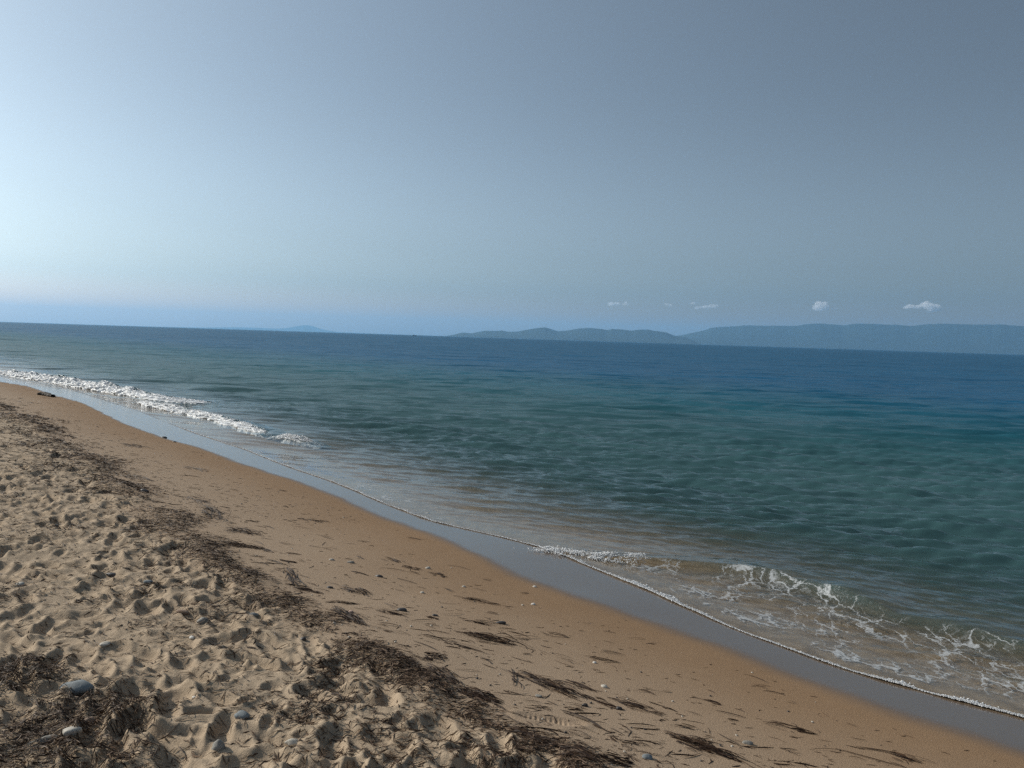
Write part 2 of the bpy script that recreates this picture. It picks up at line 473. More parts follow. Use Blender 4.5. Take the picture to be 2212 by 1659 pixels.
op = m_.math('SUBTRACT', 1.0, m_.math('POWER', 2.718, m_.math('MULTIPLY', m_.math('POWER', m_.math('MULTIPLY', a_dep, 3.9), 1.3), -1.0)))
body = m_.mix(m_.ramp(a_dep, 0.3, 2.6), (0.046, 0.102, 0.108), (0.018, 0.096, 0.126))
body = m_.mix(m_.ramp(a_dep, 1.4, 5.6), body, (0.005, 0.082, 0.172))
dfb = m_.n("ShaderNodeBsdfDiffuse"); m_.put(dfb.inputs[0], body); m_.put(dfb.inputs["Normal"], nn)
tra = m_.n("ShaderNodeBsdfTransparent"); m_.put(tra.inputs[0], m_.mix(m_.ramp(a_dep, 0.0, 0.6), (0.97, 0.98, 0.97), (0.80, 0.92, 0.88)))
dt = m_.n("ShaderNodeVectorMath", operation='DOT_PRODUCT'); m_.put(dt.inputs[0], nn); m_.put(dt.inputs[1], geo.outputs["Incoming"])
ca = m_.math('ABSOLUTE', dt.outputs["Value"])
frs = m_.math('MULTIPLY_ADD', m_.math('POWER', m_.math('SUBTRACT', 1.0, ca, clamp=True), 5.0), 0.98, 0.02)
gl = m_.n("ShaderNodeBsdfGlossy"); gl.inputs["Roughness"].default_value = 0.08; m_.put(gl.inputs["Normal"], nn)
b1 = m_.n("ShaderNodeMixShader"); m_.put(b1.inputs[0], frs); m_.put(b1.inputs[1], tra.outputs[0]); m_.put(b1.inputs[2], gl.outputs[0])
ca2 = m_.math('MULTIPLY_ADD', a_lod, 0.17, m_.math('ADD', ca, 0.02))
fr2 = m_.math('MULTIPLY_ADD', m_.math('POWER', m_.math('SUBTRACT', 1.0, ca2, clamp=True), 5.0), 0.98, 0.02)
gl2 = m_.n("ShaderNodeBsdfGlossy"); m_.put(gl2.inputs["Roughness"], m_.math('MULTIPLY_ADD', a_lod, 0.12, 0.035)); m_.put(gl2.inputs["Normal"], nn)
dif = m_.n("ShaderNodeMixShader"); m_.put(dif.inputs[0], fr2); m_.put(dif.inputs[1], dfb.outputs[0]); m_.put(dif.inputs[2], gl2.outputs[0])
b2 = m_.n("ShaderNodeMixShader"); m_.put(b2.inputs[0], op); m_.put(b2.inputs[1], b1.outputs[0]); m_.put(b2.inputs[2], dif.outputs[0])
# foam lace
wp = m_.vmath('ADD', P, m_.vmath('SCALE', m_.vmath('SUBTRACT', m_.noise(P, 3.0, 5, 0.68, 1), (0.5, 0.5, 0.5)), scale=0.42))
mpl = m_.n("ShaderNodeMapping"); m_.put(mpl.inputs["Vector"], wp)
mpl.inputs["Rotation"].default_value = (0, 0, R(-38)); mpl.inputs["Scale"].default_value = (1.25, 0.55, 0.01)
vor = m_.n("ShaderNodeTexVoronoi", feature='DISTANCE_TO_EDGE'); m_.put(vor.inputs["Vector"], mpl.outputs[0]); vor.inputs["Scale"].default_value = 5.5
vor2 = m_.n("ShaderNodeTexVoronoi", feature='DISTANCE_TO_EDGE'); m_.put(vor2.inputs["Vector"], mpl.outputs[0]); vor2.inputs["Scale"].default_value = 13
patch = m_.noise(P, 1.6, 3, 0.65)
th1 = m_.math('MULTIPLY', m_.math('SUBTRACT', m_.math('MULTIPLY_ADD', a_foam, 0.75, m_.math('MULTIPLY_ADD', patch, 1.7, -0.36)), 0.81), 0.20)
l1 = m_.ramp(m_.math('SUBTRACT', th1, vor.outputs[0]), 0.0, 0.05)
l2 = m_.math('MULTIPLY', m_.ramp(m_.math('SUBTRACT', m_.math('MULTIPLY', th1, 0.9), vor2.outputs[0]), 0.0, 0.07), 0.55)
fo = m_.math('MULTIPLY', m_.math('MAXIMUM', l1, l2), m_.ramp(a_foam, 0.05, 0.3))
fo = m_.math('MULTIPLY', fo, m_.math('MULTIPLY_ADD', m_.noise(P, 45, 3, 0.7), 1.5, -0.05), clamp=True)
fd = m_.n("ShaderNodeBsdfDiffuse"); fd.inputs[0].default_value = (0.50, 0.52, 0.53, 1)
b3 = m_.n("ShaderNodeMixShader"); m_.put(b3.inputs[0], fo); m_.put(b3.inputs[1], b2.outputs[0]); m_.put(b3.inputs[2], fd.outputs[0])
m_.put(m_.out.inputs[0], b3.outputs[0])
SEA = m_.mat
sea = mesh_np("sea", wv, fw, SEA, True, {"depth": depth.ravel()[used], "foam": lace.ravel()[used], "lod": lod.ravel()[used]})
tag(sea, "calm blue green sea with small waves, clear over sand by the shore", "sea", kind="structure")

# ------------------------------------------------------------------ foam
m_ = NT("foam")
P = m_.pos()
b = m_.n("ShaderNodeBsdfPrincipled")
m_.put(b.inputs["Base Color"], m_.mix(m_.noise(P, 30, 3, 0.6), (0.62, 0.64, 0.65), (0.88, 0.88, 0.88)))
b.inputs["Roughness"].default_value = 0.5
b.inputs["Subsurface Weight"].default_value = 0.5; b.inputs["Subsurface Scale"].default_value = 0.05; b.inputs["Subsurface Radius"].default_value = (1.0, 1.0, 1.0)
bm_ = m_.n("ShaderNodeBump"); bm_.inputs["Strength"].default_value = 0.6; bm_.inputs["Distance"].default_value = 0.01
m_.put(bm_.inputs["Height"], m_.noise(P, 90, 3, 0.6)); m_.put(b.inputs["Normal"], bm_.outputs[0])
m_.put(m_.out.inputs[0], b.outputs[0])
FOAM = m_.mat

def ico(sub):
    bm = bmesh.new(); bmesh.ops.create_icosphere(bm, subdivisions=sub, radius=1.0)
    v = np.array([x.co[:] for x in bm.verts]); f = np.array([[q.index for q in p.verts] for p in bm.faces]); bm.free()
    return v, f
ICO1, ICO2, ICO3 = ico(1), ico(2), ico(3)
def blobs(cen, rad, squash=0.75, base=ICO1, rough=0.25):
    """many small lumps as one vertex and face array"""
    n = len(cen); v0, f0 = base
    q = v0[None] * (1 + rough * (rng.random((n, len(v0), 1)) - 0.5) * 2)
    q = q * rad[:, None, None] * np.array([1, 1, squash])
    v = (q + cen[:, None, :]).reshape(-1, 3)
    f = (f0[None] + (np.arange(n) * len(v0))[:, None, None]).reshape(-1, 3)
    return v, f
def along(pts, n):
    p = np.asarray(pts, float); d = np.r_[0, np.cumsum(np.linalg.norm(np.diff(p[:, :2], axis=0), axis=1))]
    t = np.sort(rng.random(n)) * d[-1]
    return np.stack([np.interp(t, d, p[:, i]) for i in range(p.shape[1])], -1), t / d[-1]

# thin rope of bubbles on the swash edge
u_s = np.linspace(1.2, 16.5, 5200) + rng.normal(0, 0.01, 5200)
u_s = 1.2 + (16.5 - 1.2) * np.sort(rng.random(60000)) ** 1.25
e_n = 0.05 * (fbm(u_s * 1.6, u_s * 0 + 2.0, 91, 3) - 0.5)
vs = CS(u_s) + e_n
thick = (0.25 + 1.5 * vnoise(u_s * 1.3, u_s * 0, 131) * vnoise(u_s * 5.1, u_s * 0, 132) * 1.6) * np.interp(u_s, [0, 4.5, 6, 9, 10.5, 17], [1.1, 0.8, 0.62, 0.75, 0.28, 0.06])
off = -np.abs(rng.normal(0, 0.022, len(u_s))) * thick + rng.normal(0, 0.003, len(u_s))
keepm = rng.random(len(u_s)) < np.clip(thick * 1.1, 0.03, 1)
xy = u_s[:, None] * UD + (vs - 0.012 + off)[:, None] * ND
zz = base_z(xy[:, 0], xy[:, 1]) + 0.004 + 0.007 * np.exp(-(off / 0.02) ** 2) * np.clip(thick, 0, 1)
rad = rng.uniform(0.002, 0.0062, len(u_s)) * (0.6 + 0.45 * thick) * np.interp(u_s, [1, 8, 16], [1, 1.25, 1.8])
cen = np.c_[xy, zz][keepm]
v, f = blobs(cen, rad[keepm], 0.8)
o = mesh_np("sea_foam", v, f, FOAM, True)
tag(o, "thin white foam rope along the swash edge on the wet sand", "foam", kind="stuff")

def breaker(name, toe, hts, depth_w, label, nblob, rb, body_mat=FOAM, lump=0.35, seed=1, cover=1.0, frontm=0.5):
    """a spilling wave: a swept lumpy bore with bubbles on its front; toe = pixels of its front foot, hts = heights along it"""
    p = np.array([plane(x, y, 0.02) for x, y in toe])
    d = np.r_[0, np.cumsum(np.linalg.norm(np.diff(p[:, :2], axis=0), axis=1))]
    n = int(d[-1] / 0.022) + 2
    t = np.linspace(0, d[-1], n)
    c = np.stack([np.interp(t, d, p[:, i]) for i in range(3)], -1)
    k = np.hanning(55); k /= k.sum()
    for i in range(2): c[:, i] = np.convolve(np.pad(c[:, i], 27, mode='reflect', reflect_type='odd'), k, mode='valid')
    tg = np.gradient(c[:, :2], axis=0); tg /= np.linalg.norm(tg, axis=1)[:, None]
    sea_n = np.c_[-tg[:, 1], tg[:, 0]]
    if (sea_n @ ND).mean() > 0: sea_n = -sea_n
    ht = np.interp(t / d[-1], np.linspace(0, 1, len(hts)), hts)
    ht = ht * (0.75 + 0.5 * vnoise(t * 1.1, t * 0, seed))
    endt = sstep(0, 0.7, t) * sstep(0, 0.7, d[-1] - t)
    prof = np.array([[-.05, -.06], [0.0, 0.1], [0.06, 0.38], [0.14, 0.62], [0.24, 0.82], [0.36, 0.96], [0.48, 1.0], [0.62, 0.86], [0.8, 0.52], [1.05, 0.2], [1.4, -0.15]])
    pi_ = np.linspace(0, 1, 44); p0_ = np.linspace(0, 1, len(prof)); prof = np.c_[np.interp(pi_, p0_, prof[:, 0]), np.interp(pi_, p0_, prof[:, 1])]
    m2 = len(prof); rows = []
    wob = 0.14 * (fbm(t * 2.2, t * 0, seed + 3, 3) - 0.5)
    for j, (a, z) in enumerate(prof):
        q1 = fbm(t * 5.5, t * 0 + j * 0.30, seed + 9, 2) - 0.5; q2 = fbm(t * 15, t * 0 + j * 0.75, seed + 19, 2) - 0.5
        front = sstep(1.0, 0.55, a)
        w = a * depth_w + wob * (1 - min(a, 1)) - front * (0.16 * q1 + 0.07 * q2)
        zz = z * ht * (1 + front * (0.7 * q1 + 0.35 * q2)) + 0.01 - 0.10 * (1 - endt)
        if j < 2: zz = zz * 0 - 0.15 + 0.07 * j
        rows.append(np.c_[c[:, :2] + sea_n * w[:, None], zz])
    V = np.stack(rows, 1).reshape(-1, 3)
    ii = np.arange(n * m2).reshape(n, m2)
    Fq = np.stack([ii[:-1, :-1], ii[1:, :-1], ii[1:, 1:], ii[:-1, 1:]], -1).reshape(-1, 4)
    q = rng.random(nblob); qa = rng.random(nblob) ** frontm
    ti = np.minimum((q * (n - 1)).astype(int), n - 1)
    aa = qa * 0.55
    zb = np.interp(aa, prof[:, 0], prof[:, 1]) * ht[ti]
    cen = np.c_[c[ti, :2] + sea_n[ti] * (aa * depth_w + wob[ti] * (1 - aa))[:, None], zb + 0.005 - 0.06 * (1 - endt[ti])]
    cen += rng.normal(0, 0.012, cen.shape)
    kp = rng.random(nblob) < cover * np.clip(ht[ti] / max(hts) * 1.6, 0, 1)
    bv, bf = blobs(cen[kp], (0.3 + 0.9 * rng.random(kp.sum()) ** 2) * rb, 0.7, ICO1, 0.25)
    # one mesh: quads of the bore split to triangles, then the bubbles
    tri = np.concatenate([Fq[:, [0, 1, 2]], Fq[:, [0, 2, 3]]])
    vv = np.concatenate([V, bv]); ff = np.concatenate([tri, bf + len(V)])
    o = mesh_np(name, vv, ff, None, True, None, loc=(c[n // 2, 0], c[n // 2, 1], 0.0))
    o.data.materials.append(body_mat); o.data.materials.append(FOAM); o.data.materials.append(SEA)
    mi = np.zeros(len(ff), dtype=np.int32); mi[len(tri):] = 1
    ta = np.repeat(t[:-1][:, None], m2 - 1, 1).ravel(); pa = np.repeat(prof[None, :-1, 0], n - 1, 0).ravel()
    fl = fbm(ta * 3.0, pa * 5.0, seed + 31, 3) - 0.5
    et = np.repeat(endt[:-1][:, None], m2 - 1, 1).ravel()
    clear = (pa + fl * 0.55 > 0.52 * (0.35 + 0.65 * et)) | ((fl > 0.12) & (pa > 0.3))
    mi[:len(tri)] = np.r_[clear, clear] * 2
    o.data.polygons.foreach_set("material_index", mi)
    me = o.data
    for an, val in (("depth", 0.9), ("foam", 0.42), ("lod", 0.0)):
        at = me.attributes.new(an, 'FLOAT', 'POINT'); at.data.foreach_set("value", np.full(len(vv), val, dtype=np.float32))
    return tag(o, label, "wave", "small waves breaking along the shore")
breaker("breaking_wave", [(-60, 803), (0, 810), (80, 823), (160, 834), (250, 849), (330, 863), (400, 869), (465, 873)],
        [0.12, 0.15, 0.19, 0.21, 0.20, 0.17, 0.11, 0.02], 0.85, "long white breaking wave farthest along the shore, foaming over its whole front", 6000, 0.016, seed=201)
breaker("breaking_wave", [(285, 864), (340, 881), (400, 893), (460, 907), (520, 924), (565, 936)],
        [0.02, 0.07, 0.10, 0.10, 0.08, 0.02], 0.5, "lower white foaming wave just landward of the long breaker", 3500, 0.012, seed=211)
breaker("breaking_wave", [(570, 940), (610, 946), (650, 952), (690, 957)],
        [0.01, 0.06, 0.05, 0.01], 0.3, "short glittering wavelet at the tail of the lower foaming wave", 1600, 0.015, seed=221, cover=0.9)
# bubbles spilling from the crest of the near swell
cp, ct = along([plane(x, y, 0.07) for x, y in ((1165, 1182), (1210, 1188), (1260, 1193), (1330, 1200), (1415, 1207))], 9000)
wcr = np.interp(ct, [0, .25, .6, 1], [0.10, 0.09, 0.06, 0.045])
cp[:, :2] += (rng.normal(0, 1, len(cp)) * wcr * (vnoise(ct * 30, ct * 0, 7) > 0.42))[:, None] * ND
cu_ = cp[:, 0] * UD[0] + cp[:, 1] * UD[1]; cv_ = cp[:, 0] * ND[0] + cp[:, 1] * ND[1]
rs_ = cv_ - CRG(cu_)
hz = np.where(rs_ > 0, np.exp(-(rs_ / 0.085) ** 2), np.exp(-(rs_ / 0.42) ** 2)) * 0.100 * sstep(rg_u[-1] + 0.3, rg_u[-1] - 1.3, cu_)
cp[:, 2] = np.maximum(hz, base_z(cp[:, 0], cp[:, 1]) + 0.012) + rng.random(len(cp)) * 0.012
kc = rng.random(len(cp)) < (1 - ct ** 2.5) * 0.1 + 0.95 * (1 - sstep(0.45, 1.0, ct)) * sstep(.4, .6, fbm(cp[:, 0] * 9, cp[:, 1] * 9, 141, 3))
cp = cp[kc]
v, f = blobs(cp, rng.uniform(0.002, 0.0065, len(cp)), 0.8, rough=0.4)
o = mesh_np("wave_crest_foam", v, f, FOAM, True)
tag(o, "white bubbles spilling off the crest of the low brown swell", "foam", kind="stuff")

# ------------------------------------------------------------------ sea weed
def weed_mat(name, a, b, sheen=0.12):
    m_ = NT(name); P = m_.pos()
    pr = m_.n("ShaderNodeBsdfPrincipled")
    rnd = m_.attr("tone")
    m_.put(pr.inputs["Base Color"], m_.mix(m_.math('POWER', rnd, 2.2), a, b))
    pr.inputs["Roughness"].default_value = 0.55
    pr.inputs["Specular IOR Level"].default_value = sheen
    m_.put(m_.out.inputs[0], pr.outputs[0])
    return m_.mat
WEED = weed_mat("dry_seaweed", (0.036, 0.020, 0.012), (0.19, 0.122, 0.076))
WEEDD = weed_mat("damp_seaweed", (0.026, 0.014, 0.009), (0.085, 0.049, 0.027))

def ribbons(cx, cy, ang, L, Wd, curv, lift, tip, n=4, thick=0.35, zfun=zg, arch=0.0):
    """(N) leaf blades with a flat triangular section following the ground; returns verts, quads, per-vertex blade index"""
    N = len(cx)
    t = np.linspace(-0.5, 0.5, n)[None]
    a = ang[:, None] + curv[:, None] * t
    step = L[:, None] / (n - 1)
    dx = np.cos(a) * step; dy = np.sin(a) * step
    px = cx[:, None] + np.cumsum(dx, 1) - dx.sum(1, keepdims=True) / 2
    py = cy[:, None] + np.cumsum(dy, 1) - dy.sum(1, keepdims=True) / 2
    z = zfun(px, py) + lift[:, None] + tip[:, None] * (t + 0.5) + arch * L[:, None] * (0.25 - t * t) * 4 * rng.random((N, 1))
    taper = (1.0 - 0.65 * (np.abs(t) * 2) ** 4)
    hw = Wd[:, None] * 0.5 * taper
    sx, sy = -np.sin(a) * hw, np.cos(a) * hw
    tw = rng.normal(0, 0.5, (N, 1)) * hw
    A = np.stack([px + sx, py + sy, z + tw], -1); B = np.stack([px - sx, py - sy, z - tw], -1)
    C = np.stack([px, py, z + np.maximum(hw * thick * 2, 0.0006)], -1)
    V = np.stack([A, B, C], 2)                        # N,n,3,3
    i = np.arange(N * n * 3).reshape(N, n, 3)
    q = []
    for k in range(3):
        k2 = (k + 1) % 3
        q.append(np.stack([i[:, :-1, k], i[:, 1:, k], i[:, 1:, k2], i[:, :-1, k2]], -1))
    Fq = np.concatenate([x.reshape(-1, 4) for x in q])
    return V.reshape(-1, 3), Fq, np.repeat(np.arange(N), n * 3)

HEAPS = [(60, 1490, 0.16, 1.6, .05), (10, 1470, 0.14, 1.6, .06), (200, 1525, 0.13, 1.0, .02), (290, 1540, 0.10, .9, .02), (90, 1580, 0.2, .75, .01),
         (40, 1640, 0.15, 1.0, .02), (160, 1640, 0.14, .8, .02), (240, 1650, .12, .9, .02), (20, 1600, .12, 1.0, .01), (360, 1115, 0.22, 1.5, .05), (340, 1145, 0.18, 1.5, .05),
         (430, 1200, 0.18, 1.2, .04), (460, 1165, 0.14, .6, .03), (590, 1290, 0.14, 1.1, .03), (330, 1270, 0.12, .9, .01), (520, 1310, .12, .5, .01), (460, 1315, .12, .5, .01),
         (700, 1335, .10, 1.2, .02), (790, 1400, .10, 1.3, .03), (830, 1430, .09, 1.2, .03), (700, 1440, .12, .5, .0), (1140, 1620, .07, 1.6, .03), (1060, 1640, .10, .8, .01), (1000, 1600, .05, .6, .0),
         (10, 1290, .2, .6, .01), (100, 1150, .3, .5, .01), (200, 990, .35, 1.0, .03), (100, 960, .4, .8, .02), (30, 900, .5, 1.2, .03), (250, 1045, .3, .9, .03), (150, 1010, .4, .6, .02),
         (865, 1240 + 190, .08, 1.0, .02), (1010, 1530, .08, .8, .01), (880, 1560, .10, .5, .0), (700, 1500, .14, .4, .0), (640, 1540, .10, .3, 0)]
hp = np.array([[*hit(x, y)[:2], r, k, h] for x, y, r, k, h in HEAPS])
def heap_field(x, y):
    d = np.zeros_like(x); h = np.zeros_like(x)
    for hx, hy, r, k, hh in hp:
        g = np.exp(-((x - hx) ** 2 + (y - hy) ** 2) / (r * r))
        d = d + g * k; h = h + g * hh
    return d, h
def litter_density(x, y):
    u = x * UD[0] + y * UD[1]; v = x * ND[0] + y * ND[1]
    k = v - CK(u) + 0.5 * (fbm(x * 2.2, y * 2.2, 5, 3) - 0.5) * 0.5
    w = v - CW(u)
    r = np.hypot(x, y)
    cl = vnoise(x * 1.9, y * 1.9, 71); c2 = fbm(x * 4.2, y * 4.2, 75, 3)
    wid = np.interp(r, [3, 7, 16], [0.09, 0.13, 0.26])
    d = np.exp(-((k - 0.03) / wid) ** 2) * (0.38 + 2.6 * sstep(0.30, 0.66, cl)) * (0.25 + 1.7 * sstep(0.4, 0.62, c2))
    d += (k > 0) * (0.17 + 0.30 * sstep(0.52, 0.78, fbm(x * 1.5, y * 1.5, 77, 4)) + 0.35 * sstep(0.6, 0.8, c2)) * np.interp(k, [0, 1.0, 4], [1.0, 0.55, 0.30])
    hd, hh = heap_field(x, y)
    d += hd * (0.35 + 1.1 * sstep(0.3, 0.6, c2))
    far = np.interp(r, [6, 10], [1, 1.4])
    return d * far * (w > 0.25), hh
NC = 520000
rr = 1.9 * (26 / 1.9) ** (rng.random(NC) ** 0.85); tt_ = rng.uniform(R(-43), R(36), NC)
lx, ly = rr * np.sin(tt_), rr * np.cos(tt_)
den, hh = litter_density(lx, ly)
kp = rng.random(NC) < den * np.clip((rr / 7.0) ** 0.6, 0.25, 1.0) * 0.9
lx, ly, hh, rr = lx[kp], ly[kp], hh[kp], rr[kp]
n = len(lx); print("litter", n)
sc = np.interp(rr, [2, 6, 14, 26], [0.8, 1.0, 1.7, 2.6])
ang = math.atan2(-0.2, 1.0) + rng.normal(0, 0.8, n)
L = rng.gamma(3.0, 0.0085, n) * sc + 0.010
v, f, bi = ribbons(lx, ly, ang, L, rng.uniform(0.003, 0.0075, n) * sc, rng.normal(0, 0.8, n), 0.002 + rng.random(n) * (hh * 1.0 + 0.004) * 1.0,
                   np.abs(rng.normal(0, 0.16, n)) * L * (rng.random(n) < .6), n=3)
o = mesh_np("seaweed_litter", v, f, WEED, False, {"tone": rng.random(n)[bi]})
tag(o, "dry brown shredded seaweed drifted along the strand line and trampled sand", "seaweed", kind="stuff")

def stones_clump(): pass

def strand_obj(name, cx, cy, ang, L, Wd, curv, label, cat, group, mat=WEEDD, n=7, lift=0.001, arch=0.05):
    N = len(cx)
    v, f, bi = ribbons(cx, cy, ang, L, Wd, curv, lift + rng.random(N) * 0.004, np.zeros(N), n=n, arch=arch)
    loc = (float(cx.mean()), float(cy.mean()), float(zg(cx.mean(), cy.mean())))
    o = mesh_np(name, v, f, mat, False, {"tone": (rng.random(N) ** 1.5)[bi]}, loc=loc)
    return tag(o, label, cat, group)

def fan(x0, y0, x1, y1, n, wid, label, spread=0.14, heapy=0.0, short=1.0, mat=WEEDD, curv=0.3):
    """a drift of weed strands combed from pixel (x0,y0) to (x1,y1)"""
    a, b = hit(x0, y0), hit(x1, y1)
    d = b[:2] - a[:2]; ln = np.linalg.norm(d); an = math.atan2(d[1], d[0])
    t = np.clip(rng.beta(2.0, 2.2, n), 0, 1)
    side = rng.normal(0, 1, n) * wid * (0.35 + 0.9 * np.sin(np.pi * np.clip(t, .05, .95)))
    nx, ny = -d[1] / ln, d[0] / ln
    cx = a[0] + d[0] * t + nx * side; cy = a[1] + d[1] * t + ny * side
    L = np.minimum(rng.uniform(0.10, 0.50, n) ** 1.15 * ln * short, 0.40)
    Wd = rng.uniform(0.003, 0.0065, n)
    if n <= 20: L[0] = min(0.9 * ln, 0.45); cx[0], cy[0] = (a[:2] + b[:2]) / 2
    ar = 0.05 + heapy
    return strand_obj("seaweed_clump", cx, cy, an + rng.normal(0, spread, n), L, Wd, rng.normal(0, curv, n), label, "seaweed", "seaweed clumps on the smooth sand", mat, lift=0.001, arch=ar)

CL = [
 (985, 1362, 1128, 1397, 60, .030, "large feathery fan of dark strands in the middle of the smooth sand"),
 (1112, 1450, 1250, 1505, 75, .028, "longest dark weed drift, tapering seaward to a point, below the feathery fan"),
 (738, 1268, 800, 1288, 60, .030, "thick dark weed heap on smooth sand above the strand line"),
 (832, 1204, 868, 1216, 22, .028, "upper of three small weed fans in a slanting row"),
 (862, 1222, 912, 1234, 20, .020, "middle of three small weed fans in a slanting row"),
 (928, 1236, 966, 1248, 20, .020, "lower of three small weed fans in a slanting row"),
 (985, 1290, 1082, 1308, 18, .022, "sparse broken weed strands trailing seaward near the wet sand"),
 (916, 1412, 966, 1424, 45, .030, "tangled dark weed knot next to the strand line"),
 (926, 1438, 990, 1480, 60, .028, "thick weed tail curving off the strand line below the tangled knot"),
 (985, 1485, 1075, 1520, 90, .030, "long dark weed heap along the end of the strand line"),
 (1250, 1416, 1340, 1432, 9, .018, "few parallel thin strands with a white pebble beside them"),
 (1255, 1500, 1345, 1535, 16, .016, "slim slanting weed strands beside two dark blue pebbles"),
 (1320, 1508, 1440, 1548, 40, .022, "dark weed drift with raised tips right of the slanting strands"),
 (1225, 1468, 1290, 1494, 16, .020, "loose dark strands at the seaward side of the longest drift"),
 (1448, 1588, 1590, 1640, 75, .026, "darkest dense weed drift near the lower edge of the smooth sand"),
 (1632, 1556, 1760, 1588, 14, .026, "open loop of weed strands alone on smooth sand near the wet edge"),
 (1486, 1502, 1560, 1524, 6, .007, "bundle of long thin strands crossing above the darkest drift"),
 (1912, 1625, 1985, 1648, 14, .014, "curved weed wisp closest to the wet sand in the lower right"),
 (640, 1118, 705, 1130, 22, .035, "flat weed streak on smooth sand above the thick heap"),
 (485, 1140, 560, 1156, 60, .06, "broad weed mat hugging the seaward side of the strand line"),
 (480, 1172, 560, 1186, 70, .028, "dark weed roll with a long tail reaching onto smooth sand"),
 (545, 1180, 590, 1194, 20, .015, "curled tail end of the dark weed roll"),
 (606, 1210, 640, 1216, 26, .022, "small dark weed tuft above the winding weed chain"),
 (622, 1228, 640, 1268, 40, .020, "upper leg of the winding weed chain", ),
 (636, 1268, 692, 1282, 30, .014, "lower leg of the winding weed chain"),
 (405, 1074, 440, 1088, 40, .06, "ragged weed clump beside the far strand line"),
 (440, 1092, 480, 1125, 50, .05, "weed tail running down beside the broad mat"),
 (400, 1008, 445, 1020, 30, .07, "distant flat weed streak on the open sand"),
 (262, 958, 315, 968, 30, .09, "distant dark streak near the water between strand line and film"),
 (275, 1026, 320, 1040, 50, .08, "dark ragged clump just off the far strand line"),
 (805, 1316, 880, 1330, 14, .03, "few bent brown strands left of the black stone"),
 (700, 1300, 780, 1305, 16, .015, "long straight weed strand pair lying across above the strand line"),
 (725, 1312, 785, 1352, 70, .022, "weed tail hanging off the strand line by a pink pebble"),
 (915, 1330, 948, 1337, 10, .012, "looped strand around two small dark stones"),
 (1000, 1340, 1060, 1352, 8, .012, "short stubby strands above the feathery fan"),
 (945, 1385, 1060, 1412, 7, .010, "single long wavy strand left below the feathery fan"),
 (1110, 1575, 1200, 1612, 80, .030, "dark weed slab at the end of the trampled sand"),
 (1200, 1610, 1300, 1650, 50, .030, "weed mass at the lower edge of the smooth sand"),
 (1290, 1632, 1370, 1652, 45, .022, "low weed roll at the lower picture edge"),
 (1330, 1600, 1390, 1612, 9, .012, "thin strand bundle above the low weed roll"),
 (1195, 1530, 1300, 1575, 6, .012, "thin kinked strand right of the shoe print"),
 (1310, 1588, 1350, 1608, 8, .016, "short forked strands right of the kinked strand"),
 (1090, 1438, 1120, 1482, 5, .006, "pale stiff weed stalk standing out diagonally"),
 (1425, 1280 + 246, 1460, 1536, 6, .008, "short strand tuft at the seaward end of the raised drift"),
]
for c_ in CL:
    x0, y0, x1, y1, n_, wd, lb = c_
    fan(x0, y0, x1, y1, n_, wd, lb, heapy=0.10 if n_ >= 45 else 0.0, spread=0.35 if "knot" in lb or "mat" in lb or "heap" in lb else 0.13)

# single strands: the largest ones are separate objects, the finer crumbs one mass
def foreshore_pts(n, bias, ymax=1659):
    out = []
    while len(out) < n:
        x, y = rng.uniform(0, 2212), rng.uniform(860, ymax)
        p = solve(x, y)
        u_, v_ = p[0] * UD[0] + p[1] * UD[1], p[0] * ND[0] + p[1] * ND[1]
        k, w = v_ - float(CK(u_)), v_ - float(CW(u_))
        if k > 0.05 or w < 0.12: continue
        q = w / max(w - k, 0.3)
        if rng.random() < bias * q ** 1.5 + 0.06: out.append((p[0], p[1]))
    return np.array(out)
sp = foreshore_pts(270, 0.9)
shore_dir = math.atan2(-0.25, 1.0)
for i, (x, y) in enumerate(sp):
    r = math.hypot(x, y); s = np.interp(r, [3, 8, 20], [1, 1.25, 2.2])
    nb = 1 if rng.random() < 0.7 else rng.integers(2, 4)
    cx = x + rng.normal(0, 0.012, nb) * s; cy = y + rng.normal(0, 0.012, nb) * s
    strand_obj("seaweed_strand", cx, cy, shore_dir + rng.normal(0, 0.4, nb), rng.gamma(3, 0.028, nb) * s + 0.02, rng.uniform(.0025, .005, nb) * s, rng.normal(0, 0.6, nb),
               "short dark seaweed strand lying apart on the smooth sand", "seaweed", "single seaweed strands on the smooth sand", n=5)
cr = np.concatenate([foreshore_pts(1100, 0.9), foreshore_pts(1100, 0.9, 1130)])
n = len(cr); s = np.interp(np.hypot(cr[:, 0], cr[:, 1]), [3, 8, 20], [1, 1.3, 2.2])
v, f, bi = ribbons(cr[:, 0], cr[:, 1], shore_dir + rng.normal(0, 0.7, n), rng.gamma(2, 0.012, n) * s + 0.006, rng.uniform(.002, .006, n) * s, rng.normal(0, .8, n), np.full(n, .001), np.zeros(n), n=3)
o = mesh_np("seaweed_crumbs", v, f, WEEDD, False, {"tone": rng.random(n)[bi]})
tag(o, "fine dark seaweed crumbs sprinkled over the smooth sand", "seaweed", kind="stuff")

